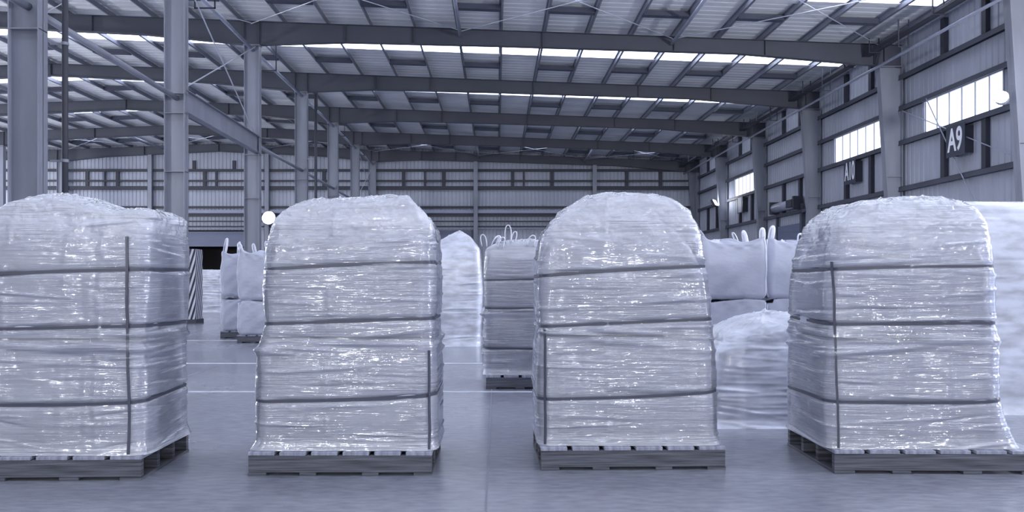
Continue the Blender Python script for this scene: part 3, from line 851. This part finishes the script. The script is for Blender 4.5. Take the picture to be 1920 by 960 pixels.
    def vstrap(s, parent, x, z0, z1, side='f', w_=0.014, lean=0.0):
        """vertical band on the front face at x, from z0 to z1"""
        zs = np.linspace(z0, z1, 60); L = []
        front = [i for i in range(s.ns) if s.P[i, 1] < 0]
        for z in zs:
            pts = s.side(np.array(front), np.full(len(front), z), disp=False)
            xx = x + lean * (z - z0)
            k = int(np.argmin(np.abs(pts[:, 0] - xx))); n = s.N[front[k]]
            L.append((pts[k], n))
        f = []; V = []
        xs = np.array([p[0] for p, n in L]); ys = np.array([p[1] for p, n in L])
        ker = np.ones(13) / 13; xs = np.convolve(np.pad(xs, 6, 'edge'), ker, 'valid'); ys = np.convolve(np.pad(ys, 6, 'edge'), ker, 'valid')
        for i, (p, n) in enumerate(L):
            t = np.array([-n[1], n[0]])
            for (dt, dn) in ((-w_ / 2, 0.002), (w_ / 2, 0.002), (w_ / 2, 0.012), (-w_ / 2, 0.012)):
                V.append((xs[i] + t[0] * dt + n[0] * dn, ys[i] + t[1] * dt + n[1] * dn, zs[i]))
            if i:
                for a in range(4):
                    b = (a + 1) % 4; f.append(((i - 1) * 4 + a, (i - 1) * 4 + b, i * 4 + b, i * 4 + a))
        f += [(3, 2, 1, 0), tuple(len(V) - 4 + k for k in range(4))]
        me = bpy.data.meshes.new('strap'); me.from_pydata(V, [], f); me.materials.append(M['strap']); me.update()
        return new_obj('strap', me, parent)

def loop_part(parent, x, y, z, h, wd, lean=0.0, rz=0.0, thick=0.013):
    """webbing lifting loop standing on a bag's corner"""
    pts = []
    for k in range(15):
        a = math.pi * k / 14
        u = -math.cos(a) * wd / 2 * (0.75 + 0.5 * math.sin(a)); v = math.sin(a) ** 0.8 * h
        pts.append((x + u * math.cos(rz) + lean * v / h, y + u * math.sin(rz), z - 0.03 + v))
    return MB().tube(pts, thick, 6, flat=(thick * 2.0, thick * 0.55)).build('loop', M['loop'], parent, smooth=True)

def wrapped(label, ld, straps=(), vstr=(), films=('film',), bags=2, group='film-wrapped loads', loops=()):
    t = empty('wrapped_load', (0, 0, 0)); tag(t, label, 'wrapped load', group)
    ld.film(t, 'stretch_film', [M[q] for q in films])
    if bags == 2:
        ld.core(t, ld.z0 + 0.01, ld.seam - 0.015, M['fabric']); ld.core(t, ld.seam + 0.005, ld.zs - 0.02, M['fabric'])
    elif bags == 1:
        ld.core(t, ld.z0 + 0.01, ld.zs - 0.02, M['fabric'])
    for st in straps: ld.hstrap(t, st)
    for v in vstr: ld.vstrap(t, *v)
    for lp in loops: loop_part(t, *lp)
    # put the origin at the base of the load
    cx = (ld.xl[0][1] + ld.xr[0][1]) / 2; cy = (ld.yf + ld.yb) / 2
    t.location = (cx, cy, ld.z0)
    for ch in t.children:
        ch.location = (-cx, -cy, -ld.z0)
    return t

def edge(pts, D):      # image outline points -> (z, x) at depth D
    return sorted([(PZ(y, D), PX(x, D)) for x, y in pts])
def tops(pts, D):
    return sorted([(PX(x, D), PZ(y, D)) for x, y in pts])

# --- four loads in the front row
# leftmost
ld1 = Load(edge([(-30, 860), (-22, 700), (-12, 600), (-10, 500), (0, 430)], 4.75),
           edge([(350, 825), (343, 800), (340, 740), (341, 650), (344, 600), (345, 500), (345, 430), (343, 410)], 5.12),
           4.565, 5.29, 1.62, tops([(-30, 425), (0, 408), (20, 390), (60, 380), (100, 370), (128, 367), (155, 371), (200, 386), (245, 399), (290, 394), (345, 389)], 4.86), 11,
           straps=(1.275, 0.93, 0.47), seam=0.86, glints=[(PX(50, 4.8), 0.006), (PX(160, 4.8), 0.004), (PX(205, 4.8), 0.005), (PX(222, 4.8), 0.007)], tilt=0.012, flare=0.014, p=8)
wrapped('leftmost wrapped bag stack, with a smooth peaked top, on a pallet cut by the frame', ld1, (1.275, 0.93, 0.47), [(PX(259, 4.68), 0.16, 1.49, 'f', 0.015, -0.01)])
make_pallet(1.3, 0.76, 'timber pallet under the leftmost wrapped load, three openings in its right side', (PX(262, 4.54) - 0.65, 4.54, 0), math.radians(1.5), 6, 1)

# second
ld2 = Load(edge([(470, 845), (486, 820), (487, 780), (487, 740), (488, 650), (497, 625), (502, 600), (500, 560), (503, 500), (506, 455), (510, 430)], 4.86),
           edge([(838, 835), (831, 800), (829, 740), (829, 650), (827, 600), (827, 500), (826, 440), (824, 425)], 5.22),
           4.69, 5.38, 1.53, tops([(500, 430), (512, 404), (530, 392), (548, 384), (585, 377), (650, 374), (700, 371), (768, 369), (786, 382), (805, 396), (824, 404), (832, 420)], 4.97), 22,
           straps=(1.315, 0.965, 0.48), seam=0.86, glints=[(PX(560, 4.8), 0.005), (PX(625, 4.8), 0.009), (PX(715, 4.8), 0.003), (PX(788, 4.8), 0.007)], tilt=0.02, flare=0.014, p=5)
wrapped('second wrapped bag stack from the left, flat sloping top, in front of the floodlight', ld2, (1.315, 0.965, 0.48), [(PX(806, 4.79), 0.16, 0.78)])
make_pallet(1.15, 0.74, 'timber pallet under the second wrapped load from the left', (PX(637, 4.66), 4.66, 0), 0, 6, 2)

# third
ld3 = Load(edge([(1000, 825), (1001, 740), (1000, 640), (1003, 600), (1003, 500), (1006, 470), (1012, 440)], 5.28),
           edge([(1362, 850), (1350, 832), (1343, 800), (1341, 760), (1340, 700), (1338, 640), (1334, 600), (1328, 550), (1320, 500), (1314, 450), (1311, 430)], 4.96),
           4.835, 5.52, 1.53, tops([(1005, 440), (1018, 424), (1035, 408), (1052, 396), (1075, 381), (1100, 370), (1130, 364), (1200, 364), (1250, 370), (1285, 380), (1302, 390), (1312, 405)], 5.1), 33,
           straps=(1.285, 0.945, 0.475), seam=0.86, glints=[(PX(1062, 4.8), 0.006), (PX(1145, 4.8), 0.008), (PX(1245, 4.8), 0.005), (PX(1300, 4.8), 0.004)], tilt=0.026, flare=0.014, p=5)
wrapped('third wrapped bag stack from the left, with the highest rounded top', ld3, (1.285, 0.945, 0.475), [(PX(1021, 4.94), 0.16, 0.9)])
make_pallet(1.195, 0.74, 'timber pallet under the third wrapped load from the left', (PX(1188, 4.80), 4.80, 0), math.radians(1.2), 6, 3)

# fourth
ld4 = Load(edge([(1486, 825), (1488, 740), (1489, 650), (1491, 600), (1491, 550), (1497, 500), (1507, 450), (1514, 430)], 5.28),
           edge([(1915, 848), (1898, 810), (1885, 780), (1876, 740), (1875, 655), (1880, 640), (1871, 620), (1868, 560), (1866, 500), (1862, 430)], 4.8),
           4.735, 5.48, 1.53, tops([(1508, 430), (1520, 408), (1545, 394), (1575, 384), (1640, 376), (1700, 372), (1745, 372), (1800, 377), (1838, 386), (1856, 400), (1866, 420)], 5.05), 44,
           straps=(1.305, 0.945, 0.455), seam=0.85, glints=[(PX(1640, 4.8), 0.006), (PX(1700, 4.8), 0.004), (PX(1775, 4.8), 0.007), (PX(1850, 4.8), 0.006)], tilt=0.004, flare=0.014, p=5)
wrapped('rightmost wrapped bag stack of the front row, vertical band near its left edge', ld4, (1.305, 0.945, 0.455), [(PX(1556, 4.86), 0.16, 1.34, 'f', 0.014, -0.015)])
make_pallet(1.3, 0.8, 'timber pallet under the fourth wrapped load, its right end past the frame', (PX(1566, 4.70) + 0.65, 4.70, 0), math.radians(-1), 6, 4)

# --- second row
# strapped stack on a pallet between the second and third
D = 8.3
ld5 = Load([(0.15, PX(906, 8.9)), (0.5, PX(907, 8.9)), (1.4, PX(909, 8.9)), (1.6, PX(912, 8.9))], [(0.15, 1.0), (1.6, 0.95)], D + 0.05, D + 0.85, 1.55,
           [(-0.2, 1.60), (0.0, 1.66), (0.4, 1.68), (0.9, 1.62)], 55, res=0.5, straps=(1.22, 0.89, 0.45), seam=0.86, p=4)
wrapped('strapped film-wrapped stack with loops, behind the gap left of the third load', ld5, (1.22, 0.89, 0.45), [], loops=[
    (PX(908, D) , D + 0.1, 1.62, 0.13, 0.07, -0.02), (PX(953, D), D + 0.15, 1.66, 0.2, 0.08, 0.0), (PX(962, D), D + 0.2, 1.66, 0.13, 0.06, 0.03),
    (PX(925, D), D + 0.3, 1.62, 0.12, 0.1, 0.05, 0.8), (PX(938, D), D + 0.1, 1.6, 0.12, 0.07, 0.03), (PX(995, D), D + 0.1, 1.62, 0.12, 0.09, 0.03)], group='wrapped loads of the second row')
make_pallet(1.16, 0.8, 'timber pallet under the strapped load in the second row', (PX(911, 8.27) + 0.58, 8.27, 0), 0, 6, 5)

# big unstrapped cover behind, left of it
ld6 = Load([(0.0, -1.55), (1.9, -1.45)], [(0.0, PX(901, 13.5)), (1.0, PX(905, 13.5)), (1.75, PX(900, 13.5))], 13.4, 14.5, 1.74,
           [(-1.5, 1.85), (-1.0, 1.95), (PX(862, 13.8), 2.13), (PX(885, 13.8), 2.05), (-0.25, 1.8)], 66, res=0.5, z0=0.0, seam=0.2, p=2.2, flare=0.05)
wrapped('tall film-covered load with a pointed top, behind the gap right of the second load', ld6, films=('film_back',), bags=1, group='wrapped loads of the second row')

# right-hand group between the third and fourth loads
def bulk_bag(label, x0, x1, y0, y1, z0, z1, seed, loops=True, group='bare bulk bags', lh=0.16, filmed=False):
    rs = random.Random(seed)
    t = empty('bulk_bag', ((x0 + x1) / 2, (y0 + y1) / 2, z0)); tag(t, label, 'bulk bag', group)
    a, b, h = (x1 - x0) / 2, (y1 - y0) / 2, z1 - z0
    ns, nv = 160, 60
    P, N_, u, per, cor = round_rect(a, b, 0.09, ns)
    rings = []
    ph = rs.uniform(0, 9)
    for k in range(nv):
        tt = k / (nv - 1); z = h * tt
        bul = 0.03 * math.sin(math.pi * tt) - 0.02 - 0.03 * max(0, (0.08 - tt) / 0.08) ** 2
        wob = 0.006 * np.sin(u * 7 + z * 11 + ph) + 0.004 * np.sin(u * 19 - z * 23 + ph) + (0.012 * np.exp(-((tt - 0.93) / 0.05) ** 2)) * np.sin(u * 31 + ph)
        d = bul + wob
        zz = z + np.where(tt > 0.8, (tt - 0.8) / 0.2, 0) * (0.025 * np.sin(u * 5 + ph) - 0.03)
        # pulled-up corners
        for c in cor:
            du = (u - c + per / 2) % per - per / 2
            zz = zz + (1 if loops else 0) * max(0, (tt - 0.75) / 0.25) * 0.07 * np.exp(-(du / 0.09) ** 2)
        rings.append(np.stack([P[:, 0] + N_[:, 0] * d, P[:, 1] + N_[:, 1] * d, zz], -1))
    R = rings[-1].copy()
    for tt in np.linspace(0.06, 0.97, 22):
        q = R * 1.0; q[:, :2] = R[:, :2] * (1 - tt)
        q[:, 2] = R[:, 2] * (1 - tt) + tt * (h + (0.02 if loops else -0.04)) - 0.05 * math.sin(math.pi * min(1, tt * 1.5)) + 0.012 * np.sin(u * 14 + tt * 9 + ph)
        rings.append(q)
    V = np.concatenate(rings + [rings[-1].mean(0)[None]], 0)
    body = new_obj('body', grid_mesh('body', V, ns, len(rings), M['film_back'] if filmed else M['fabric']), t)
    # sewn corner seams
    for c in cor:
        i = int(c / per * ns) % ns
        pts = [tuple(rings[k][i] + np.array([N_[i, 0], N_[i, 1], 0]) * 0.004) for k in range(1, nv, 3)]
        MB().tube(pts, 0.008, 6).build('seam', M['loop'], body, smooth=True)
    if loops:
        for k, (sx, sy) in enumerate(((-1, -1), (1, -1), (1, 1), (-1, 1))):
            loop_part(t, sx * (a - 0.06), sy * (b - 0.06), h + 0.03, lh * rs.uniform(0.7, 1.2), rs.uniform(0.04, 0.09), rs.uniform(-0.07, 0.07), rs.uniform(-0.6, 0.6))
    return t

G2 = 'bulk bags of the second row'
D = 8.3
for (xa, xb, lab) in ((PX(1312, D), PX(1441, D), 'left'), (PX(1447, D + .1), PX(1580, D + .1), 'right')):
    yy = D if lab == 'left' else D + 0.25
    bulk_bag('lower bulk bag of the %s stack, between the third and fourth front loads' % lab, xa, xb, yy, yy + 0.95, 0.0, 1.0, 5 if lab == 'left' else 6, loops=False, group=G2)
    bulk_bag('upper bulk bag with loops on the %s stack, between the third and fourth front loads' % lab, xa - 0.01, xb, yy - 0.01, yy + 0.94, 1.0, 1.66, 7 if lab == 'left' else 8, group=G2, lh=0.14)
# low film-covered load in front of them
ld7 = Load([(0.0, 1.72), (0.4, 1.78), (0.62, 1.84), (0.7, 1.9)], [(0.0, 2.75), (0.7, 2.7)], 6.15, 7.1, 0.70,
           [(1.75, 0.72), (PX(1385, 6.5), 0.86), (PX(1420, 6.4), 0.90), (2.4, 0.93), (2.7, 0.98)], 77, res=0.6, z0=0.0, seam=0.33, p=2.4, flare=0.06, fb=0.03, wr=1.2)
wrapped('low lumpy film-covered load on the floor between the third and fourth front loads', ld7, films=('film_back',), bags=2, group='wrapped loads of the second row')
# big cover at the right edge
ld8 = Load([(0.0, 4.0), (1.85, 4.02)], [(0.0, 5.35), (1.85, 5.3)], 6.75, 7.8, 1.82,
           [(4.0, 1.92), (4.4, 1.95), (5.3, 1.95)], 88, res=0.5, z0=0.0, seam=0.9, p=6, flare=0.04, wr=0.35)
wrapped('tall pale film-covered load at the right edge behind the fourth front load', ld8, films=('film_back',), bags=2, group='wrapped loads of the second row')

# bags between the first and second loads
G3 = 'bulk bags behind the gap between the first two loads'
xa = PX(411, 15.1)
make_pallet(1.0, 0.95, 'thin dark pallet under the left bag stack behind the first gap', (xa + 0.5, 15.15, 0), 0, 5, 8, 'timber pallets')
bulk_bag('lower bulk bag of the left stack behind the gap between the first two loads', xa, xa + 1.0, 15.15, 16.1, 0.15, 0.84, 12, loops=False, group=G3)
bulk_bag('upper bulk bag with tall loop on the left stack behind the first gap', xa, xa + 1.0, 15.15, 16.1, 0.85, 1.72, 13, group=G3, lh=0.3)
xb = PX(444, 14.1)
make_pallet(0.95, 0.9, 'thin dark pallet under the right bag stack behind the first gap', (xb + 0.475, 14.1, 0), 0, 5, 9, 'timber pallets')
bulk_bag('lower bulk bag of the right stack behind the gap between the first two loads', xb, xb + 0.95, 14.1, 15.02, 0.15, 0.80, 14, loops=False, group=G3)
bulk_bag('upper bulk bag with loops on the right stack, just left of the second load', xb, xb + 0.95, 14.1, 15.02, 0.81, 1.72, 15, group=G3, lh=0.22)
# far pile by the striped guard
ld9 = Load([(0.0, PX(340, 27)), (1.4, PX(345, 27))], [(0.0, PX(425, 27)), (1.4, PX(425, 27))], 26.5, 27.8, 1.42,
           [(-12, 1.5), (-9, 1.52)], 99, res=0.35, z0=0.0, seam=0.7, p=5, flare=0.03)
wrapped('distant white film-covered bags beside the striped guard post', ld9, films=('film_back',), bags=1, group='wrapped loads of the second row')
